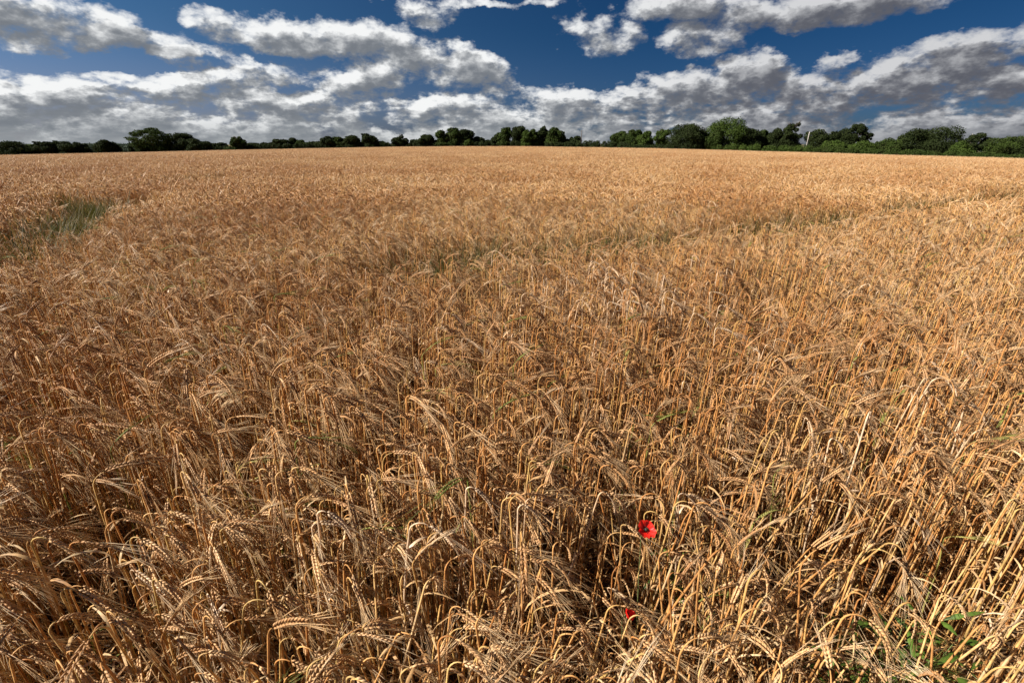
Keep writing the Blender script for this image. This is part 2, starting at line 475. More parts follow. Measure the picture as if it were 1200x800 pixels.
    for _ in range(nl):
        leaf = MB(); leaves.append(leaf)
        f = rng.uniform(.3, .92); q = f*nseg; i = min(int(q), nseg-1)
        b = pts[i].lerp(pts[i+1], q-i)
        if lod == 0:   # leaf sheath, a slightly wider and paler sleeve
            i0 = max(0, q-1.6)
            bb = pts[int(i0)].lerp(pts[int(i0)+1], i0-int(i0))
            tube(leaf, [bb, bb.lerp(b, .5), b], [.0026, .0030, .0027], 5, .3, 0, cap=False)
        a = rng.uniform(0, 6.28); o = Vector((math.cos(a), math.sin(a), 0))
        L = rng.uniform(.07, .17); segs = 6 if lod == 0 else 2
        ang = rng.uniform(.1, .6); curl = rng.uniform(1.6, 3.0); tw = rng.uniform(-2.0, 2.0)
        lp = [b]; sides = []; side0 = Vector((-o.y, o.x, 0)); ws = []
        q = b
        for j in range(segs+1):
            g = j/segs
            t = ang + curl*g
            d = o*math.sin(t) + Vector((0, 0, 1))*math.cos(t)
            nrm = d.cross(side0)
            sides.append((side0*math.cos(tw*g) + nrm*math.sin(tw*g)).normalized())
            ws.append(rng.uniform(.0050, .0070)*(1-g**1.8)+.0008)
            if j: q = q + d*(L/segs); lp.append(q)
        ribbon(leaf, lp, ws, sides, rng.uniform(0, .9), 0, fold=.25 if lod == 0 else 0)
    return [stem, ear, awns] + leaves

def join(mb, parts, mat_off=0, M=None, tint=0.0):
    for k, p in enumerate(parts):
        b = len(mb.v)
        if M is None: mb.v.extend(p.v)
        else: mb.v.extend([M @ v for v in p.v])
        mb.f.extend([tuple(b+i for i in f) for f in p.f])
        mb.t.extend([t+tint for t in p.t]); mb.mi.extend([min(k, 3)]*len(p.f))

rng = random.Random(7)
HOOKS = [2.95, 2.7, 2.45, 2.2, 3.0, 2.8, 1.8, 2.6, 3.05, 2.85, 2.65, 2.3, 3.1, .9, 2.9, 2.0, 2.75, 2.5, 2.95, 2.7, 2.85, 2.15, 3.1, 2.9, 1.2, 2.6, 3.0, 1.9, 2.8, 3.05, 2.5, 2.3, .5, 2.85]
def look(hk):
    if hk > 2.45: return 'ripe barley stalk whose bearded ear hangs straight down from a tight hook'
    if hk > 1.85: return 'ripe barley stalk with its bearded ear nodding over in an arch'
    if hk > 1.0: return 'ripe barley stalk with a sideways leaning bearded ear'
    return 'ripe barley stalk with an almost upright bearded ear'
BARLEY_MATS = [M_stem, M_ear, M_awn, M_leaf]
variants = []
protos = bpy.data.collections.new('barley_prototypes')      # sources for the crop; not part of the scene
def proto(name, mb, mats, i):
    o = bpy.data.objects.new('%s_%03d' % (name, i), mb.mesh(name, mats)); protos.objects.link(o)
pi = 0
for hk in HOOKS:
    parts = stalk_parts(rng, hk, h=rng.uniform(.66, .74), awn=rng.uniform(.08, .13))
    variants.append((hk, parts))
    mb = MB(); join(mb, parts); proto('variant', mb, BARLEY_MATS, pi); pi += 1
NV = len(HOOKS)
GREEN0 = pi
for hk in (2.0, 1.3):
    mb = MB(); join(mb, stalk_parts(rng, hk, h=.66, awn=.12)); proto('variant', mb, [M_green]*4, pi); pi += 1
PALE0 = pi
for hk in (2.4, 2.8, 2.6):
    mb = MB(); join(mb, stalk_parts(rng, hk, h=.72, awn=.14)); proto('variant', mb, [M_pale]*4, pi); pi += 1
MID0 = pi; NMID = 7
for c in range(NMID):
    mb = MB()
    for _ in range(115):
        r = .36*math.sqrt(rng.random()); a = rng.uniform(0, 6.28)
        hk = rng.choice(HOOKS)
        M = Matrix.Translation((r*math.cos(a), r*math.sin(a), 0)) @ Matrix.Rotation(rng.gauss(.0, .85), 4, 'Z') @ Matrix.Rotation(rng.gauss(0, .06), 4, 'X') @ Matrix.Scale(rng.choice((rng.uniform(.9, 1.1), rng.uniform(.75, 1.0))), 4)
        join(mb, stalk_parts(rng, hk, h=.72, lod=1), M=M, tint=rng.random())
    proto('variant', mb, BARLEY_MATS, pi); pi += 1
FAR0 = pi; NFAR = 4
for c in range(NFAR):
    mb = MB()
    for _ in range(1450):
        x, y = rng.uniform(-1.6, 1.6), rng.uniform(-1.6, 1.6)
        hk = rng.choice(HOOKS)
        M = Matrix.Translation((x, y, 0)) @ Matrix.Rotation(rng.gauss(.0, .85), 4, 'Z') @ Matrix.Scale(rng.uniform(.88, 1.1), 4)
        join(mb, stalk_parts(rng, hk, h=.70, lod=2), M=M, tint=rng.random())
    proto('variant', mb, BARLEY_MATS, pi); pi += 1
LODGED0 = pi   # fallen straw lying between the stalks
for c in range(4):
    mb = MB()
    for _ in range(16):
        a = rng.uniform(0, 6.28); L = rng.uniform(.15, .45); z = rng.uniform(.01, .16)
        o = Vector((rng.uniform(-.15, .15), rng.uniform(-.15, .15), z)); d = Vector((math.cos(a), math.sin(a), rng.uniform(-.1, .5))).normalized()
        if rng.random() < .5: tube(mb, [o, o+d*L*.5+Vector((0, 0, .01)), o+d*L], [.002, .002, .0015], 3, rng.random(), 0)
        else:
            s = frame(d)[0]; ribbon(mb, [o, o+d*L*.25, o+d*L*.5], [.004, .009, .002], s, rng.random(), 3)
    proto('variant', mb, BARLEY_MATS, pi); pi += 1

# wheel tracks, traced at crop height
def track(pix, z=.70): return [at_z(px, py, z).to_2d() for px, py in pix]
TRACKS = [(track([(-200, 345), (0, 288), (60, 262), (112, 241), (140, 232)]), .55),
          (track([(170, 215), (215, 210), (265, 206)]), .42),
          (track([(-150, 236), (0, 229), (60, 230), (105, 238)]), .35),
          (track([(440, 309), (560, 294), (700, 283), (800, 272), (900, 261), (1000, 251), (1100, 238), (1200, 224), (1330, 206)]), .36)]
def tdist(x, y):
    best = 9
    for pts, w in TRACKS:
        for a, b in zip(pts, pts[1:]):
            ab = b-a; t = max(0, min(1, ((x-a.x)*ab.x+(y-a.y)*ab.y)/ab.length_squared))
            d = math.hypot(x-a.x-ab.x*t, y-a.y-ab.y*t) - w
            if d < best: best = d
    return best
from mathutils import noise as mnoise
def nz(x, y, s, z=0): return mnoise.noise(Vector((x*s, y*s, z)))

NEAR_R = 9.0
near_pts = []
rs = random.Random(11)
DENS = 640
def in_view(x, y, z=.7, pad=.35):
    dep = y*CP - (z-CAM_Z)*SP
    return dep > .05 and abs(x) < 1.06*dep + pad
TUN = [at_z(756, 621, .80), at_z(735, 712, .645)]     # the two poppies keep a little room in front of them
GAPS = [(at_z(548, 500, .45), .10), (at_z(553, 560, .45), .07), (at_z(662, 520, .45), .06), (at_z(455, 640, .4), .07), (at_z(560, 730, .35), .08), (at_z(1060, 765, .2), .17), (at_z(1020, 780, .1), .13), (at_z(1090, 735, .25), .12), (at_z(1100, 790, .2), .14)]
n_try = int(DENS*(NEAR_R+2)*(2.3*NEAR_R))
for _ in range(n_try):
    y = rs.uniform(-2, NEAR_R); x = rs.uniform(-1.15*NEAR_R, 1.15*NEAR_R)
    if math.hypot(x, y) > NEAR_R: continue
    v = in_view(x, y, pad=.9)
    if not v and (math.hypot(x, y) > 3.0 or rs.random() < .55): continue
    if math.hypot(x, y) < .17: continue
    k = mnoise.noise(Vector((x*5.5 + .35*y, y*1.3, 0))) + .5*mnoise.noise(Vector((x*11, y*3, 5)))
    if rs.random() < max(0, .02 - k)*2.2: continue
    if any(math.hypot(x-g.x, y-g.y) < r*rs.uniform(.5, 1.1) for g, r in GAPS): continue
    td = tdist(x, y)
    hs = 1.0
    if td < 0:
        if rs.random() < .45: continue
        hs = rs.uniform(.62, .92)
    elif td < .15: hs = rs.uniform(.8, 1.0)
    near_pts.append((x, y, hs))

pts_all = []   # x, y, z, index, rx, ry, rz, sx, sz
def bend_dir(x, y):
    return .15 + .7*nz(x, y, .8, 3) + rs.gauss(0, .62)
cand = []
WEEDC = at_z(1058, 760, .35)
for x, y, hs in near_pts:
    idx = rs.randrange(NV)
    if rs.random() < .025: idx = PALE0 + rs.randrange(3)
    if rs.random() < .012 and min(math.hypot(x-q.x, y-q.y) for q in TUN) > .3: idx = GREEN0 + rs.randrange(2)
    wd = math.hypot(x-WEEDC.x, (y-WEEDC.y)*1.2)
    if wd < .22:
        if rs.random() < .5: continue
        hs *= rs.uniform(.55, .85)
    patch = nz(x, y, .9, 8)
    s = rs.gauss(1.0, .075) + .05*patch
    s = max(.75, min(1.17, s))*hs
    if rs.random() < .42: s *= rs.uniform(.74, .95)
    lodge = nz(x, y, .7, 20)
    tilt = .03 + max(0, lodge-.25)*.8
    rec = [x, y, land(x, y), idx, rs.gauss(0, tilt), rs.gauss(.03, tilt), bend_dir(x, y), s*rs.uniform(.95, 1.1), s]
    # leave the line of sight to the poppies open
    bad = False
    for q in TUN:
        L = Vector((q.x, q.y)).length
        ux, uy = q.x/L, q.y/L
        al = x*ux + y*uy; ac = abs(-x*uy + y*ux)
        zl = CAM_Z + (q.z-CAM_Z)*al/L
        if 0 < al < L+.03 and ac < .07 and zl < .80*s+(.06 if q is TUN[0] else -.04): bad = True
    if bad: continue
    cand.append(rec)
# the 300 that show largest: in frame and nearest to the lens
def closeness(r):
    p = Vector((r[0], r[1], r[2]+.62*r[8]))
    dep = p.y*CP - (p.z-CAM_Z)*SP; up = p.y*SP + (p.z-CAM_Z)*CP
    if dep < .1 or abs(p.x/dep) > 1.04 or up/dep < -.74: return 1e3
    return dep
order = sorted(range(len(cand)), key=lambda i: closeness(cand[i]))
NHERO = 288
heroes = [i for i in order[:NHERO*2] if closeness(cand[i]) < 900 and cand[i][3] < NV][:NHERO]
hs_ = set(heroes)
for i, r in enumerate(cand):
    if i not in hs_: pts_all.append(r)
for px, py, n_, r_ in ((715, 365, 34, .32), (735, 345, 20, .3), (690, 340, 14, .25), (1050, 470, 2, .06), (900, 425, 4, .15), (1150, 505, 3, .12), (1005, 555, 2, .08), (340, 650, 2, .02), (500, 400, 8, .3)):
    q = at_z(px, py, .68)
    for _ in range(n_):
        x, y = q.x + rs.gauss(0, r_), q.y + rs.gauss(0, r_*.6); s = rs.uniform(.98, 1.14)
        pts_all.append([x, y, land(x, y), PALE0 + rs.randrange(3), rs.gauss(0, .09), rs.gauss(.06, .09), rs.gauss(.3, .6), s*1.1, s])
# clumps further out
sp = .5
yy = -2.0
MID_R = 62.0
j = 0
while yy < MID_R:
    xx = -1.25*MID_R
    while xx < 1.25*MID_R:
        x, y = xx + rs.uniform(-.2, .2), yy + rs.uniform(-.2, .2)
        xx += sp
        d = math.hypot(x, y)
        if d < NEAR_R-.15 or d > MID_R or y < -1: continue
        if abs(x) > 1.15*y + 2.5: continue
        s = 1.0 + .07*nz(x, y, .35) + rs.uniform(-.04, .04)
        sxy = 1.0
        td = tdist(x, y) if d < 26 else 9
        if td < 0: s *= .62; sxy = .9
        elif td < .2: s *= .93
        pts_all.append([x, y, land(x, y), MID0 + rs.randrange(NMID), rs.gauss(0, .04), rs.gauss(0, .04), rs.gauss(.1, .35)+.5*nz(x, y, .3, 3), sxy, s])
    yy += sp
sp = 3.0
yy = 0.0
while yy < 226:
    xx = -300.0
    while xx < 150:
        x, y = xx + rs.uniform(-.4, .4), yy + rs.uniform(-.4, .4)
        xx += sp
        d = math.hypot(x, y)
        if d < MID_R-1.5 or abs(x) > 1.2*y + 4 or y > field_edge(x)-2.5: continue
        s = 1.0 + .08*nz(x, y, .06) + rs.uniform(-.05, .05)
        if math.hypot(x+30, y-175) > 0 and abs(((x*.35+y*.94) % 24)-12) < .9: s *= .86
        pts_all.append([x, y, land(x, y), FAR0 + rs.randrange(NFAR), 0, 0, rs.choice((0, .2, -.25, .4)), 1.0, s])
    yy += sp
# fallen straw under the near crop
for _ in range(2600):
    y = rs.uniform(-.5, 5.5); x = rs.uniform(-5.5, 5.5)
    if not in_view(x, y, .1, .5): continue
    pts_all.append([x, y, land(x, y), LODGED0 + rs.randrange(4), 0, 0, rs.uniform(0, 6.28), 1, 1])

def scatter(name, recs, coll):
    a = np.array(recs, dtype=np.float32)
    me = bpy.data.meshes.new(name); me.from_pydata(a[:, :3].tolist(), [], [])
    at = me.attributes.new('pick', 'INT', 'POINT'); at.data.foreach_set('value', a[:, 3].astype(np.int32))
    at = me.attributes.new('rot', 'FLOAT_VECTOR', 'POINT'); at.data.foreach_set('vector', a[:, 4:7].ravel())
    sc = np.stack([a[:, 7], a[:, 7], a[:, 8]], 1)
    at = me.attributes.new('scl', 'FLOAT_VECTOR', 'POINT'); at.data.foreach_set('vector', sc.ravel().astype(np.float32))
    o = bpy.data.objects.new(name, me); COL.objects.link(o)
    g = bpy.data.node_groups.new(name+'_nodes', 'GeometryNodeTree')
    g.interface.new_socket('Geometry', in_out='INPUT', socket_type='NodeSocketGeometry')
    g.interface.new_socket('Geometry', in_out='OUTPUT', socket_type='NodeSocketGeometry')
    N = g.nodes.new; L = g.links.new
    gi, go = N('NodeGroupInput'), N('NodeGroupOutput')
    ci = N('GeometryNodeCollectionInfo'); ci.inputs[0].default_value = coll; ci.inputs[1].default_value = True; ci.inputs[2].default_value = True
    ip = N('GeometryNodeInstanceOnPoints'); ip.inputs['Pick Instance'].default_value = True
    def attr(nm, ty):
        q = N('GeometryNodeInputNamedAttribute'); q.data_type = ty; q.inputs[0].default_value = nm; return q.outputs[0]
    L(gi.outputs[0], ip.inputs['Points']); L(ci.outputs[0], ip.inputs['Instance'])
    L(attr('pick', 'INT'), ip.inputs['Instance Index'])
    e2r = N('FunctionNodeEulerToRotation'); L(attr('rot', 'FLOAT_VECTOR'), e2r.inputs[0])
    L(e2r.outputs[0], ip.inputs['Rotation']); L(attr('scl', 'FLOAT_VECTOR'), ip.inputs['Scale'])
    L(ip.outputs[0], go.inputs[0])
    md = o.modifiers.new('scatter', 'NODES'); md.node_group = g
    return o
crop = scatter('barley_crop', pts_all, protos)
tag(crop, 'dense crop of ripe golden bearded barley filling the whole field', 'barley crop', kind='stuff')

# individual stalks nearest the camera
PART_NAMES = ('stem', 'ear', 'beard', 'dry_leaf')
vmesh = [[p.mesh(PART_NAMES[min(k, 3)], BARLEY_MATS[min(k, 3)]) for k, p in enumerate(parts)] for hk, parts in variants]
def where(x, y, z, sz, rz):
    p = Vector((x, y, z+.66*sz)); dep = p.y*CP - (p.z-CAM_Z)*SP
    px = 600 + FPX*p.x/dep; py = 400 - FPX*(p.y*SP + (p.z-CAM_Z)*CP)/dep
    side = 'in the bottom left corner' if px < 110 else 'left of bottom middle' if 330 <= px < 470 else 'towards bottom left corner' if px < 220 else 'between left and middle' if px < 330 else \
        'at the bottom middle' if px < 530 else 'right of bottom middle' if px < 590 else 'just left below small poppy' if px < 700 else 'below the small poppy' if px < 780 else \
        'right of the small poppy' if px < 890 else 'left of the green weeds' if px < 980 else 'left among green weeds' if px < 1035 else 'right among green weeds' if px < 1090 else 'in the bottom right corner'
    c, s_ = math.cos(rz), math.sin(rz)
    way = ('rightwards' if c > 0 else 'leftwards') if abs(c) > abs(s_) else ('away' if s_ > 0 else 'forwards')
    size = 'tall' if sz > 1.05 else 'stunted' if sz < .82 else 'short' if sz < .95 else 'ripe'
    row = 'cut by the frame' if py > 800 else 'nearest row' if py > 740 else 'second row' if py > 690 else 'third row' if py > 650 else 'back row'
    return size, way, side, row
def look2(hk, w):
    size, way, side, row = w
    kind = 'ear folded down' if hk > 2.97 else 'ear hooked tightly' if hk > 2.8 else 'ear hooked' if hk > 2.45 else 'ear arching' if hk > 1.85 else 'ear slanting' if hk > 1.0 else 'ear tipped'
    return '%s barley stalk, %s %s, %s, %s' % (size, kind, way, side, row)
def place_stalk(vi, x, y, z, rx, ry, rz, sx, sz, label=None, group='ripe barley stalks nearest the camera'):
    r = empty('barley_stalk', (x, y, z)); r.rotation_euler = (rx, ry, rz); r.scale = (sx, sx, sz)
    tag(r, label or look2(variants[vi][0], where(x, y, z, sz, rz)), 'barley stalk', group)
    par = {}
    for k, me in enumerate(vmesh[vi]):
        nme = PART_NAMES[min(k, 3)]
        o = bpy.data.objects.new(nme, me); COL.objects.link(o)
        o.parent = par['ear'] if nme == 'beard' else r
        par[nme] = o
    return r
for i in heroes:
    x, y, z, idx, rx, ry, rz, sx, sz = cand[i]
    place_stalk(int(idx), x, y, z, rx, ry, rz, sx, sz)

# ------------------------------------------------------------ green growth in the wheel tracks
gp = bpy.data.collections.new('grass_prototypes')
for c in range(5):
    mb = MB()
    for _ in range(26):
        a = rng.uniform(0, 6.28); r = .09*math.sqrt(rng.random())
        o = Vector((r*math.cos(a), r*math.sin(a), 0)); b = rng.uniform(0, 6.28)
        d = Vector((math.cos(b), math.sin(b), 0)); L = rng.uniform(.60, .92); t = rng.uniform(.03, .22); cu = rng.uniform(.4, 1.5)
        q = o; lp = [q]; ws = [.005]
        for j in range(5):
            g = (j+1)/5; an = t + cu*g*g
            q = q + (d*math.sin(an) + Vector((0, 0, math.cos(an))))*L/5; lp.append(q); ws.append(.0085*(1-g**2)+.001)
        ribbon(mb, lp, ws, Vector((-d.y, d.x, 0)), rng.random(), 0)
    o = bpy.data.objects.new('tuft_%03d' % c, mb.mesh('tuft', M_grass)); gp.objects.link(o)
recs = []
for pts, w in TRACKS:
    for a, b in zip(pts, pts[1:]):
        L = (b-a).length
        for _ in range(int(L*w*2*(42 if L < 30 else 0))):
            t = rs.random(); p = a.lerp(b, t); n = Vector((-(b-a).y, (b-a).x)).normalized()
            p = p + n*rs.gauss(0, w*.55)
            if p.y < 1 or math.hypot(*p) > 28: continue
            if nz(p.x, p.y, 1.1, 40) < (-.06 if p.x > -2 else .05): continue
            s = rs.uniform(.75, 1.15)
            recs.append([p.x, p.y, land(p.x, p.y), rs.randrange(5), 0, 0, rs.uniform(0, 6.28), s, s])
og = scatter('track_grass', recs, gp)
tag(og, 'green grass showing through the thin crop along the wheel tracks', 'grass', kind='stuff')

# ------------------------------------------------------------ poppies
def petal_mat():
    m, T = new_mat('poppy_petal')
    uvd = T.n('ShaderNodeAttribute', attribute_name='tint').outputs['Fac']     # 0 at the base of a petal, 1 at its rim
    oc = T.n('ShaderNodeTexCoord').outputs['Object']
    nzv = T.n('ShaderNodeTexNoise', {'Vector': oc, 'Scale': 130.0, 'Detail': 3.0}).outputs[0]
    red = T.mix(T.smooth(nzv, .3, .7), (.78, .014, .008), (.88, .035, .018))
    col = T.mix(T.smooth(uvd, .09, .22), (.02, .003, .006), red)
    bs = T.n('ShaderNodeBsdfPrincipled', {'Base Color': col, 'Roughness': .45})
    tr = T.n('ShaderNodeBsdfTranslucent', {'Color': col})
    mx = T.n('ShaderNodeMixShader', {0: .42}); T.t.links.new(bs.outputs[0], mx.inputs[1]); T.t.links.new(tr.outputs[0], mx.inputs[2])
    out(T, mx.outputs[0]); return m
M_petal = petal_mat()
M_capsule = flat_mat('poppy_capsule', (.03, .035, .02), .6, 200)
M_pstem = flat_mat('poppy_stem', (.10, .13, .04), .6, 40)
def petal_mesh(seed, wide, cup):
    r = random.Random(seed)
    mb = MB(); NA, NR = 11, 6
    vs = []; ts = []
    for j in range(NR+1):
        g = j/NR
        for i in range(NA+1):
            a = (i/NA-.5)*2*wide
            rim = 1 + .05*math.sin(a*9+seed) + .03*math.sin(a*21+seed*2) - .25*abs(a/wide)**3
            rr = .033*g*rim
            z = cup*g*g*.022 + .0022*math.sin(a*14+seed)*g*g + .0016*math.sin(a*31)*g
            vs.append(Vector((rr*math.cos(a*.95), rr*math.sin(a*.95), z))); ts.append(g)
    n = NA+1
    fs = [(j*n+i, j*n+i+1, (j+1)*n+i+1, (j+1)*n+i) for j in range(NR) for i in range(NA)]
    mb.v = vs; mb.f = fs; mb.t = ts; mb.mi = [0]*len(fs)
    return mb
def make_poppy(loc, facing, size, roll, label, cup):
    r = empty('poppy', (loc.x+.02, loc.y+.03, land(loc.x, loc.y)))
    tag(r, label, 'poppy')
    base = Vector((0, 0, 0)); top = loc - r.location
    mb = MB(); f = facing.normalized()
    p2 = top - f*.03*size
    pts = [base, Vector((.01, 0, top.z*.4)), Vector((p2.x*.6, p2.y*.6, top.z*.8)), p2 - Vector((0, 0, .01)), top - f*.002]
    tube(mb, pts, [.0016, .0014, .0012, .0011, .0013], 5); mb.build('stem', M_pstem, r)
    Mx = Matrix.Translation(top) @ f.to_track_quat('Z', 'Y').to_matrix().to_4x4() @ Matrix.Rotation(roll, 4, 'Z') @ Matrix.Scale(size, 4)
    for k in range(4):
        pm = petal_mesh(k*3+1, .95 if k % 2 else 1.05, cup if k % 2 else cup*.8)
        q = Mx @ Matrix.Rotation(k*math.pi/2, 4, 'Z') @ Matrix.Translation((0, 0, .0012 if k % 2 else 0))
        pm.v = [q @ v for v in pm.v]
        pm.build('petal', M_petal, r)
    mb = MB()
    prof = [(0, .0), (.0035, .001), (.0045, .004), (.0042, .008), (.0052, .0095), (.004, .0108), (0.0001, .0112)]
    vs = []; n = 10
    for rr, z in prof:
        for i in range(n): vs.append(Mx @ Vector((rr*math.cos(i*.6283), rr*math.sin(i*.6283), z)))
    mb.add(vs, [(j*n+i, j*n+(i+1) % n, (j+1)*n+(i+1) % n, (j+1)*n+i) for j in range(len(prof)-1) for i in range(n)])
    mb.build('seed_capsule', M_capsule, r)
    mb = MB(); rr = random.Random(5)
    for i in range(40):
        a = rr.uniform(0, 6.28); t = rr.uniform(.35, 1.2)
        d = Vector((math.cos(a)*math.sin(t), math.sin(a)*math.sin(t), math.cos(t)))
        o = d*.003; e = o + d*rr.uniform(.006, .009)
        tube(mb, [Mx @ o, Mx @ e, Mx @ (e+d*.0016)], [.00018, .0002, .0007], 3)
    mb.build('stamens', M_capsule, r)
    return r
make_poppy(TUN[0], Vector((.22, -.45, .85)), .70, .5, 'bright red poppy with a dark centre open above the barley', .75)
make_poppy(TUN[1] - Vector((0, 0, .02)), Vector((.5, -.3, .6)), .44, .9, 'small half-hidden red poppy low among the barley stalks', 1.5)
# stalks that stand close to the two poppies
place_stalk(10, TUN[1].x-.055, TUN[1].y-.035, 0, .05, .06, .1, .93, .86, 'nodding barley stalk hanging its ear across the small hidden poppy', None)

# ------------------------------------------------------------ green weeds at the lower right
rw = random.Random(21)
def leaf_mesh(L, W, seed):
    r = random.Random(seed); mb = MB(); n = 7; pts = []; ws = []
    for i in range(n):
        g = i/(n-1)
        pts.append(Vector((L*g, 0, -.25*L*g*g + .05*L*math.sin(g*3))))
        ws.append(W*math.sin(math.pi*min(1, .06+g*.94))**.8*(1+.18*math.sin(i*2.1+seed)))
    ws[-1] = .001
    ribbon(mb, pts, ws, Vector((0, 1, 0)), r.random(), 0, fold=.35)
    return mb.mesh('leaf', M_weed)
LEAVES = [leaf_mesh(.05, .020, 1), leaf_mesh(.06, .016, 2), leaf_mesh(.04, .018, 3), leaf_mesh(.085, .011, 4)]
WEEDS = [(1080, 790, .50, .40, 'tallest leafy green weed at the bottom edge among fallen straw'),
         (1055, 735, .48, .36, 'green weed with narrow leaves rising through the straw above the weed patch'),
         (1005, 785, .40, .26, 'low green weed at the bottom left end of the weed patch'),
         (1030, 762, .42, .28, 'small bushy green weed in the middle of the weed patch'),
         (1112, 762, .46, .32, 'bright green weed at the right end of the weed patch'),
         (1092, 725, .46, .30, 'upright green weed with oval leaves at the top of the weed patch'),
         (990, 740, .38, .26, 'dull green weed half hidden by straw left of the weed patch'),
         (795, 590, .6, .52, 'slender green weed standing in the crop just above the poppy'),
         (1130, 798, .42, .34, 'green weed cut by the bottom edge near the corner of the crop')]
for wi, (px, py, z, h, lab) in enumerate(WEEDS):
    p = at_z(px, py, z)
    w = empty('weed', (p.x, p.y, land(p.x, p.y)), rw.uniform(0, 6.28)); tag(w, lab, 'weed', 'green weeds in the barley')
    tot = z + .05; mb = MB(); pts = [Vector((0, 0, 0))]
    for i in range(1, 6): pts.append(Vector((.012*math.sin(i*1.7+wi), .012*math.cos(i*2.1+wi), tot*i/5)))
    tube(mb, pts, [.0022, .002, .0018, .0016, .0014, .0008], 5)
    st = mb
    k = 0
    for i in range(12 if wi != 7 else 6):
        g = .30 + .70*i/12
        q = g*5; ii = min(int(q), 4); b = pts[ii].lerp(pts[ii+1], q-ii)
        for s in (0, 1):
            a = i*1.35 + s*math.pi + rw.uniform(-.3, .3)
            d = Vector((math.cos(a), math.sin(a), .45)).normalized(); bl = rw.uniform(.01, .05)*(1.25-g*.6)
            e = b + d*bl
            tube(st, [b, e], [.001, .0007], 3)
            l = bpy.data.objects.new('leaf', LEAVES[(wi*5+i+s) % 4] if wi != 1 else LEAVES[3]); COL.objects.link(l); l.parent = w
            l.location = e; l.rotation_euler = (rw.uniform(-.4, .4), rw.uniform(-.7, .5), a)
            sc_ = rw.uniform(.7, 1.15); l.scale = (sc_,)*3
    st.build('stem', M_weedstem, w)

# ------------------------------------------------------------ trees along the far edges
def leafage(n_, centers, radii, rnd, size, tint_rng, flat=.0):
    """n_ leaf-spray faces spread through the shells of the given lobes; numpy arrays of quads"""
    npr = np.random.RandomState(rnd)
    w = np.array([r[0]*r[1]+r[1]*r[2] for r in radii]); w = w/w.sum()
    k = npr.choice(len(centers), n_, p=w)
    C = np.array(centers)[k]; Rr = np.array(radii)[k]
    d = npr.normal(size=(n_, 3)); d /= np.linalg.norm(d, axis=1)[:, None]
    rad = 1 - .42*npr.rand(n_)**1.6 + npr.normal(0, .06, n_)
    P = C + d*Rr*rad[:, None]
    nrm = d*.9 + npr.normal(0, .65, (n_, 3)); nrm /= np.linalg.norm(nrm, axis=1)[:, None]
    a = npr.normal(size=(n_, 3)); s = np.cross(nrm, a); s /= np.linalg.norm(s, axis=1)[:, None]; u = np.cross(nrm, s)
    sz = size*(.6+.8*npr.rand(n_))[:, None]
    asp = (.45+.5*npr.rand(n_))[:, None]
    bend = nrm*sz*.35
    V = np.stack([P - s*sz, P - u*sz*asp - bend*.4, P + s*sz*(.7+.5*npr.rand(n_))[:, None], P + u*sz*asp + bend*.3], 1).reshape(-1, 3)
    tint = np.repeat(npr.rand(n_)*.25 + (npr.rand(len(centers))*.7)[k], 4)
    return V, tint
def np_mesh(name, V, tint, mat, nper=4):
    me = bpy.data.meshes.new(name); n = len(V)//nper
    me.vertices.add(len(V)); me.vertices.foreach_set('co', V.astype(np.float32).ravel())
    me.loops.add(n*nper); me.loops.foreach_set('vertex_index', np.arange(n*nper, dtype=np.int32))
    me.polygons.add(n); me.polygons.foreach_set('loop_start', np.arange(0, n*nper, nper, dtype=np.int32))
    me.materials.append(mat)
    a = me.attributes.new('tint', 'FLOAT', 'POINT'); a.data.foreach_set('value', tint.astype(np.float32))
    me.update(calc_edges=True); return me

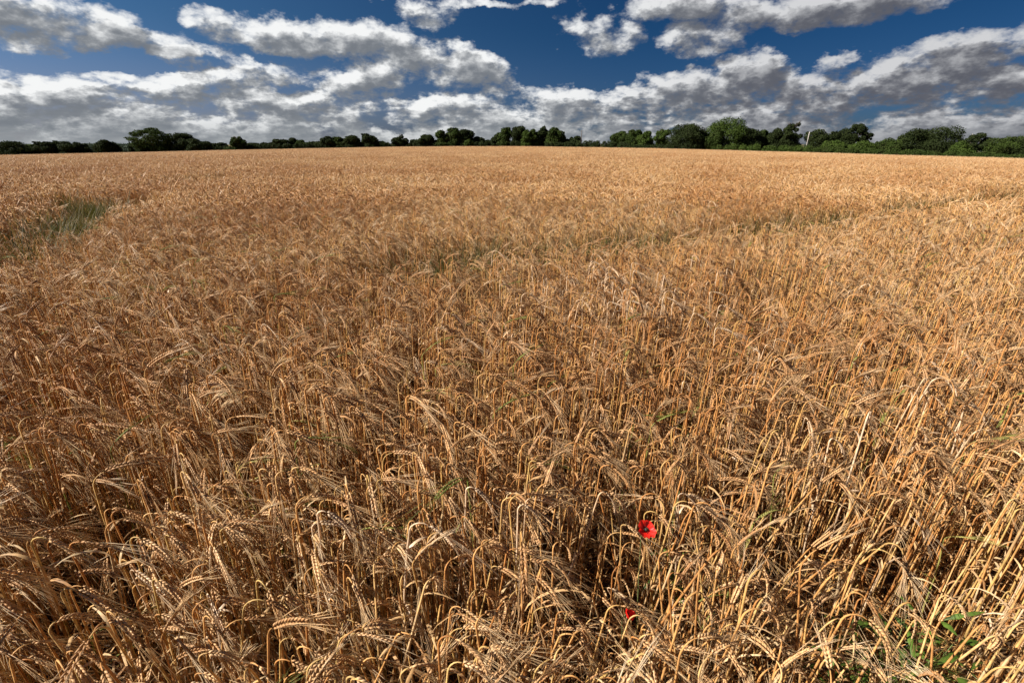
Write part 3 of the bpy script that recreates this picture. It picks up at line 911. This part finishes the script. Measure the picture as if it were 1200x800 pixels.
# (px, top row, foot row, width px, distance, kind, foliage, label)
D, Mi, Li = F_dark, F_mid, F_lit
TREES = [
 (6, 165.5, 184, 44, 196, 'round', D, 'broad dark tree at the extreme left end of the far tree line'),
 (37, 169, 183, 22, 200, 'round', Mi, 'low rounded tree right of the broad tree at the left end'),
 (52, 166, 183, 22, 201, 'round', D, 'dark domed tree third from the left end of the tree line'),
 (67, 165, 181, 12, 208, 'tall', D, 'small pointed tree poking above the left tree group'),
 (80, 165.5, 181, 25, 204, 'round', D, 'wide dark tree fifth from the left, before the distant wood'),
 (93, 168.5, 181, 15, 206, 'round', D, 'small tree closing the left group beside the distant wood'),
 (124, 164, 181.5, 26, 193, 'bush', D, 'round dark thorn tree standing alone before the distant wood'),
 (152, 166, 181, 6, 196, 'spire', D, 'thin dark conifer just left of the tall flat-topped tree'),
 (179, 149, 180, 45, 195, 'umbrella', Mi, 'tallest left tree, flat-topped with sky showing through its crown'),
 (168, 165, 180, 20, 197, 'bush', Mi, 'bushy undertree at the left foot of the flat-topped tree'),
 (194, 164, 180, 22, 199, 'bush', D, 'dark undertree below the flat-topped tree'),
 (217, 156, 179, 25, 198, 'round', D, 'big dark tree touching the right side of the flat-topped tree'),
 (232, 162.5, 178.5, 24, 196, 'round', D, 'lower dark tree ending the tall left group'),
 (251, 168, 177.5, 14, 208, 'round', D, 'small dark tree in the dip right of the tall left group'),
 (261, 167, 177.5, 13, 210, 'round', D, 'second small tree in the dip, before the ragged one'),
 (279, 158.5, 177.5, 20, 207, 'ragged', Mi, 'ragged tree with bare twigs above its crown'),
 (268, 172, 178, 14, 203, 'bush', Mi, 'low pale green bush left of the ragged tree'),
 (297, 167.5, 177, 18, 214, 'round', D, 'low tree right of the ragged tree'),
 (313, 167, 176, 18, 214, 'round', D, 'low dark tree between the ragged tree and the next rise'),
 (328, 163.5, 175.5, 20, 213, 'round', D, 'squarish dark tree starting the low central row'),
 (344, 161.5, 175, 13, 215, 'tall', D, 'narrow dark tree topping the low central row'),
 (356, 164, 175, 15, 214, 'round', Mi, 'small round tree after the narrow one in the row'),
 (371, 166, 174, 17, 216, 'round', D, 'lowest tree in the row before the flat-topped pair'),
 (384, 159.5, 174, 18, 213, 'round', D, 'left tree of the touching pair with level tops'),
 (396, 160.5, 173.5, 16, 214, 'round', Mi, 'right tree of the touching pair with level tops'),
 (412, 158.5, 173, 22, 213, 'round', D, 'round dark tree between the level pair and the tall oval one'),
 (433, 156.5, 173, 17, 213, 'tall', D, 'upright oval tree standing clear of its row'),
 (446, 165.5, 172.5, 14, 217, 'round', D, 'low tree right of the upright oval one'),
 (468, 156.5, 172.5, 20, 213, 'ragged', D, 'round tree with sky gaps at its right side'),
 (485, 163.5, 172.5, 11, 216, 'round', D, 'very small round tree between two larger round ones'),
 (499, 158, 172.5, 20, 213, 'round', D, 'neat domed dark tree left of the tall central block'),
 (510, 164, 172.5, 11, 215, 'round', D, 'low tree joining the dome to the tall central block'),
 (519, 152.5, 172.5, 14, 210, 'tall', Mi, 'left edge tree of the tall central block'),
 (532, 149.5, 172.5, 20, 211, 'round', Mi, 'tallest tree of the first central block'),
 (545, 151.5, 172.5, 20, 211, 'round', D, 'right shoulder tree of the first central block'),
 (549, 163, 172, 11, 205, 'bush', Li, 'pale green shrub at the foot of the first central block'),
 (561, 160, 172, 13, 212, 'round', D, 'dark small tree in the gap after the first central block'),
 (573, 164, 172, 14, 212, 'round', D, 'lowest dark tree in the gap between the central blocks'),
 (581, 157.5, 172, 12, 208, 'tall', D, 'narrow tree starting the second central block'),
 (591, 149, 172, 16, 206, 'round', Mi, 'tall tree with a bright gap in the second central block'),
 (608, 147.5, 171.5, 18, 204, 'round', D, 'dark tall tree in the middle of the second central block'),
 (618, 152, 171.5, 13, 200, 'tall', Li, 'lighter narrow tree right of the dark tall one in the central block'),
 (627, 151, 171.5, 13, 201, 'tall', Mi, 'narrow green tree before the pointed one in the central block'),
 (637, 147.5, 171.5, 13, 203, 'tall', D, 'pointed tree in the right part of the second central block'),
 (649, 149, 171.5, 19, 200, 'round', Mi, 'round tree at the right end of the second central block'),
 (661, 161, 171.5, 11, 200, 'bush', D, 'low dark tree stepping down from the central block'),
 (673, 159.5, 170, 15, 215, 'round', D, 'lone round tree just left of the dark thin pole'),
 (726, 153.5, 170, 19, 196, 'round', Mi, 'first tree right of the long low dark hedge'),
 (742, 152, 170, 20, 192, 'round', Mi, 'second tree right of the low dark hedge'),
 (756, 153.5, 171, 18, 188, 'round', Li, 'paler low-crowned tree before the ragged pale one'),
 (776, 149.5, 171, 22, 180, 'ragged', Li, 'pale loose tree left of the big dark round tree'),
 (803, 145.5, 174, 38, 150, 'round', D, 'big dark round tree coming down to the field edge'),
 (820, 153, 173, 20, 152, 'round', Mi, 'olive tree leaning on the right of the big dark round one'),
 (851, 137, 172, 42, 150, 'round', Li, 'tallest and brightest green tree of the right side'),
 (838, 150, 172, 22, 146, 'bush', Mi, 'lower left flank tree of the tallest bright tree'),
 (879, 150.5, 172, 26, 148, 'round', D, 'darker tree right of the tallest bright tree'),
 (896, 152, 172, 16, 150, 'round', Mi, 'small tree in the dip before the ragged oak'),
 (907, 150, 172, 20, 147, 'round', D, 'dark tree at the left of the ragged-topped oak'),
 (925, 141, 172, 28, 143, 'ragged', D, 'ragged-topped dark oak left of the pale leaning pole'),
 (959, 151, 172, 25, 140, 'round', D, 'dark rounded tree right of the pale leaning pole'),
 (983, 150, 172, 18, 139, 'round', D, 'dark tree just left of the open-crowned oak'),
 (1001, 143, 172, 24, 136, 'umbrella', D, 'open-crowned oak with sky between its branches'),
 (1014, 151.5, 172, 15, 138, 'ragged', D, 'ragged lower tree at the right of the open-crowned oak'),
 (980, 164, 174, 34, 128, 'bush', Li, 'wide light green shrub below the open-crowned oak'),
 (1010, 164.5, 175, 32, 125, 'bush', Li, 'light green shrub right of the wide one'),
 (1042, 161.5, 177, 34, 124, 'bush', Mi, 'long low tree filling the dip in the right skyline'),
 (1070, 151.5, 178, 28, 123, 'round', D, 'dark tree at the left of the great spreading one'),
 (1084, 153, 178, 20, 122, 'round', D, 'dark tree wedged against the great spreading one'),
 (1107, 148, 178, 40, 119, 'round', D, 'great spreading dark tree of the right skyline'),
 (1128, 165, 180, 28, 112, 'bush', Li, 'light green shrub right of the great spreading tree'),
 (1144, 155, 180, 32, 113, 'umbrella', D, 'dark tree with a pale pole against its crown'),
 (1182, 160, 183, 42, 108, 'round', Mi, 'broad green tree cut near the right edge'),
 (1205, 161, 184, 24, 104, 'round', D, 'tree at the extreme right end of the skyline'),
]
def place_px(px, Y):
    """world X of something at image column px near the horizon, at distance Y"""
    return (px-600)/FPX*(Y*CP)
def row_z(py, Y, X=0):
    d = ray(600, py); return CAM_Z + d.z/d.y*Y
for ti, (px, top, foot, w, Y, kind, mat, lab) in enumerate(TREES):
    rt = random.Random(100+ti)
    X = place_px(px, Y); gz = land(X, Y)
    zt = row_z(top, Y); H = zt-gz
    W = w/FPX*Y*CP/2*(1.36 if kind in ('round', 'tall') else 1.15)
    root = empty('tree', (X, Y, gz), 0); tag(root, lab, 'tree' if kind != 'bush' else 'shrub')
    if kind == 'bush': root.name = 'shrub'
    cs, rr = [], []
    if kind == 'round' or kind == 'tall':
        c0 = H*.50
        for k in range(13 if kind == 'round' else 10):
            a = k*2.4+rt.uniform(-.3, .3); e = rt.uniform(-.85, .95)
            rad = math.sqrt(max(0, 1-e*e*.9))*rt.uniform(.45, .72)
            cs.append((W*rad*math.cos(a), W*rad*math.sin(a), c0+e*H*.36)); s = rt.uniform(.20, .44)
            rr.append((W*s, W*s, min(W*s*.9, H*.2)))
        cs.append((W*rt.uniform(-.35, .35), 0, H*.85)); rr.append((W*rt.uniform(.28, .5), W*.4, H*.145)); cs.append((W*rt.uniform(-.7, .7), 0, H*rt.uniform(.6, .78))); rr.append((W*.3, W*.3, H*.12))
        cs.append((0, 0, c0)); rr.append((W*.66, W*.66, H*.33)); cs.append((0, 0, H*.22)); rr.append((W*.85, W*.85, H*.2))
    elif kind == 'bush':
        for k in range(9):
            a = k*2.4; rad = rt.uniform(.3, .66)
            cs.append((W*rad*math.cos(a), W*rad*math.sin(a)*.8, H*rt.uniform(.25, .62))); s = rt.uniform(.32, .46)
            rr.append((W*s, W*s, H*.3))
        cs.append((0, 0, H*.45)); rr.append((W*.7, W*.6, H*.45)); cs.append((W*rt.uniform(-.2, .2), 0, H*.7)); rr.append((W*.4, W*.4, H*.3))
    elif kind == 'spire':
        for k in range(7):
            g = k/6; cs.append((0, 0, H*(.15+.8*g))); rr.append((W*(1.05-.85*g), W*(1.05-.85*g), H*.12))
    elif kind == 'umbrella':
        for k in range(17):
            a = k*2.4+rt.uniform(-.3, .3); rad = math.sqrt((k+.5)/17)*.84
            cs.append((W*rad*math.cos(a), W*rad*math.sin(a), H*(.90-.56*rad*rad+rt.uniform(-.03, .03)))); s = rt.uniform(.20, .30)
            rr.append((W*s, W*s, H*.075))
        for k in range(8):
            a = k*1.9; cs.append((W*.5*math.cos(a), W*.5*math.sin(a), H*rt.uniform(.16, .55))); rr.append((W*.36, W*.36, H*.15))
    else:
        for k in range(15):
            a = k*2.4+rt.uniform(-.4, .4); e = rt.uniform(-.9, 1)
            rad = (1-.5*max(0, e))*rt.uniform(.3, .8)
            cs.append((W*rad*math.cos(a), W*rad*math.sin(a), H*(.52+e*.36))); s = rt.uniform(.16, .33)
            rr.append((W*s, W*s, W*s*.8))
        cs.append((0, 0, H*.4)); rr.append((W*.6, W*.6, H*.25))
    for k in range(12 if kind != 'spire' else 0):      # sprays that break the outline
        b = rt.randrange(len(cs)); c, q = cs[b], rr[b]; a = rt.uniform(0, 6.28); e = rt.uniform(-.2, 1.1)
        u = (math.cos(a)*math.cos(e), math.sin(a)*math.cos(e), math.sin(e)); f = rt.uniform(.75, 1.15)
        z = c[2]+q[2]*u[2]*f
        if z < H*1.0: cs.append((c[0]+q[0]*u[0]*f, c[1]+q[1]*u[1]*f, z)); rr.append((q[0]*rt.uniform(.2, .45),)*2 + (q[2]*rt.uniform(.2, .4),))
    area = sum(r[0]*r[1]+r[1]*r[2] for r in rr)
    size = .0011*Y
    n_ = int(min(15000, max(1500, area/(size*size)*8.0)))
    if kind == 'umbrella': n_ = int(n_*.75)
    V, tint = leafage(n_, cs, rr, ti+5, size, 1)
    V[:, 2] = np.maximum(V[:, 2], .15)
    o = bpy.data.objects.new('crown', np_mesh('crown', V, tint, mat)); COL.objects.link(o); o.parent = root
    mb = MB(); tr = max(.12, H*.022)
    if kind == 'bush':
        for k in range(5):
            c = Vector(cs[k]); tube(mb, [Vector((c.x*.1, c.y*.1, 0)), c*.5, c], [.07, .05, .02], 5)
    else:
        tp = Vector((rt.uniform(-.2, .2), 0, H*.55))
        tube(mb, [Vector((0, 0, -.1)), Vector((.05, 0, H*.18)), tp, Vector((tp.x, 0, H*.86))], [tr*1.35, tr, tr*.6, tr*.15], 7)
        for k in range(min(9, len(cs))):
            c = Vector(cs[k]); b = Vector((.04, 0, H*(.2+.35*k/9)))
            mid = b.lerp(c, .5) + Vector((0, 0, H*.03))
            tube(mb, [b, mid, c, c+(c-mid)*.35], [tr*.5, tr*.32, tr*.16, tr*.05], 5)
        if kind == 'ragged':
            for k in range(9):
                a = rt.uniform(0, 6.28); b = Vector((0, 0, H*.75)); e = Vector((W*.5*math.cos(a), W*.3*math.sin(a), H*rt.uniform(.9, 1.02)))
                tube(mb, [b, b.lerp(e, .6)+Vector((0, 0, .2)), e], [tr*.3, tr*.2, .03], 4)
    mb.build('trunk', M_bark, root)

# hedges along the field edge: lumpy rows of foliage
def hedge(name, line, label, mat, seed):
    """line: (px, top row, Y, half thickness)"""
    rt = random.Random(seed)
    P = [(place_px(px, Y), Y, row_z(tp, Y), th) for px, tp, Y, th in line]
    x0, y0 = P[0][0], P[0][1]
    root = empty(name, (x0, y0, land(x0, y0))); tag(root, label, 'hedge')
    cs, rr = [], []; mb = MB(); zb = land(x0, y0)
    for (xa, ya, za, ta), (xb, yb, zc, tb) in zip(P, P[1:]):
        L = math.hypot(xb-xa, yb-ya); n = max(2, int(L/1.5))
        for i in range(n):
            t = (i+rt.random()*.6)/n; x, y = xa+(xb-xa)*t, ya+(yb-ya)*t; z = land(x, y); h = (za+(zc-za)*t) - z
            h *= rt.uniform(.84, 1.02); th = ta+(tb-ta)*t
            cs.append((x-x0+rt.uniform(-.2, .2)*th, y-y0+rt.uniform(-.3, .3)*th, z-zb+h*.5)); rr.append((rt.uniform(.9, 1.4), th*rt.uniform(.8, 1.1), h*.52))
            if i % 3 == 0: tube(mb, [Vector((x-x0, y-y0, z-zb)), Vector((x-x0+.1, y-y0, z-zb+h*.75))], [.06, .03], 5)
    Ym = sum(p[1] for p in P)/len(P); size = .0010*Ym
    area = sum(r[0]*r[1]+r[1]*r[2] for r in rr)
    n_ = int(min(42000, area/(size*size)*4.5))
    V, tint = leafage(n_, cs, rr, seed, size, 1)
    o = bpy.data.objects.new('foliage', np_mesh('foliage', V, tint, mat)); COL.objects.link(o); o.parent = root
    mb.build('stems', M_bark, root)
HEDGES = [
 ('hedge', [(640, 167.5, 182, 1.2), (668, 166, 181, 1.3)], 'short low hedge at the foot of the central trees', F_dark, 301),
 ('hedge', [(664, 166, 177, 1.4), (690, 164.5, 175, 1.5), (715, 165, 170, 1.5), (738, 166, 166, 1.4)], 'long dark low hedge behind the thin pole', F_dark, 302),
 ('hedge', [(738, 169, 162, 1.1), (765, 169, 157, 1.1), (792, 169.5, 151, 1.1)], 'lower dark hedge leading to the big dark round tree', F_dark, 303),
 ('hedge', [(836, 169, 145, 1.4), (870, 167.5, 139, 1.7), (885, 168, 136, 1.7), (905, 169.5, 133, 1.5), (950, 170.5, 126, 1.5)], 'clipped green hedge right of the field gap', F_lit, 304),
 ('hedge', [(948, 170.5, 126, 1.5), (1000, 172, 119, 1.5), (1050, 174, 112, 1.5), (1100, 176, 107, 1.5)], 'long clipped green hedge under the light shrubs', F_mid, 305),
 ('hedge', [(1098, 176, 107, 1.5), (1150, 178, 102, 1.5), (1200, 180, 96, 1.6), (1260, 183, 90, 1.6)], 'clipped green hedge running out of the right edge', F_mid, 306),
 ('hedge', [(-40, 178, 198, 1.4), (40, 177.5, 200, 1.4), (100, 176.5, 204, 1.3)], 'low dark hedge under the trees at the far left', F_dark, 307),
 ('hedge', [(160, 175, 193, 1.4), (200, 174, 197, 1.5), (240, 173, 200, 1.4)], 'dark hedge under the flat-topped tree', F_dark, 308),
 ('hedge', [(240, 171, 203, 1.3), (300, 169, 209, 1.5), (360, 167.5, 211, 1.5), (420, 166, 213, 1.5)], 'low dark hedge under the left half of the tree row', F_dark, 309),
 ('hedge', [(420, 166, 213, 1.3), (480, 166.5, 212, 1.3), (540, 165, 209, 1.5), (600, 164, 206, 1.5), (655, 166, 201, 1.5)], 'low dark hedge under the middle of the tree row', F_dark, 310),
]
for h in HEDGES: hedge(*h)

# distant wood seen between the left trees, and far tree belts that close the horizon
V0, T0 = [], []
cs, rr = [], []
rt = random.Random(77)
for i in range(120):
    px = 85 + 90*i/120; Y = 520; X = place_px(px, Y)
    cs.append((X, Y+rt.uniform(-12, 12), land(X, Y)+row_z(169.5, Y)*.0+ (row_z(168.8, Y)-land(X, Y))*.5)); rr.append((5, 5, (row_z(168.6+rt.uniform(-.3, .5), Y)-land(X, Y))*.55))
for i in range(300):
    px = -60 + 1320*i/300; Y = 700; X = place_px(px, Y)
    h = row_z(168.2 + rt.uniform(-.4, .8), Y)-land(X, Y)
    cs.append((X, Y+rt.uniform(-12, 12), land(X, Y)+h*.5)); rr.append((7, 6, h*.55))
V, tint = leafage(40000, cs, rr, 9, .8, 1)
o = bpy.data.objects.new('distant_wood', np_mesh('distant_wood', V, tint, M_hill)); COL.objects.link(o)
tag(o, 'distant wooded ridge on the horizon behind the tree line', 'wood', kind='stuff')

# poles
def pole(px, top, Y, lean, r, mat, lab, arm):
    X = place_px(px, Y); g = land(X, Y); zt = row_z(top, Y); H = zt-g
    root = empty('telegraph_pole', (X, Y, g)); tag(root, lab, 'pole')
    mb = MB(); t = Vector((lean*H, 0, H))
    tube(mb, [Vector((0, 0, -.1)), t*.5, t], [r*1.2, r, r*.8], 8); mb.build('post', mat, root)
    if arm:
        mb = MB(); c = t - Vector((0, 0, .35))
        tube(mb, [c-Vector((.8, 0, 0)), c+Vector((.8, 0, 0))], [.06, .06], 4); mb.build('crossarm', mat, root)
        for s in (-.7, 0, .7):
            mb = MB(); b = c+Vector((s, 0, .05)); tube(mb, [b, b+Vector((0, 0, .1)), b+Vector((0, 0, .18))], [.03, .05, .02], 6); mb.build('insulator', mat, root)
pole(681, 152.5, 178, 0, .13, M_poledark, 'thin dark pole standing behind the long low hedge', True)
pole(945.5, 154.5, 130, .01, .11, M_pole, 'pale leaning pole right of the ragged-topped oak', False)
pole(1136, 157, 119, .0, .085, M_pole, 'pale pole in front of the dark tree near the right edge', False)
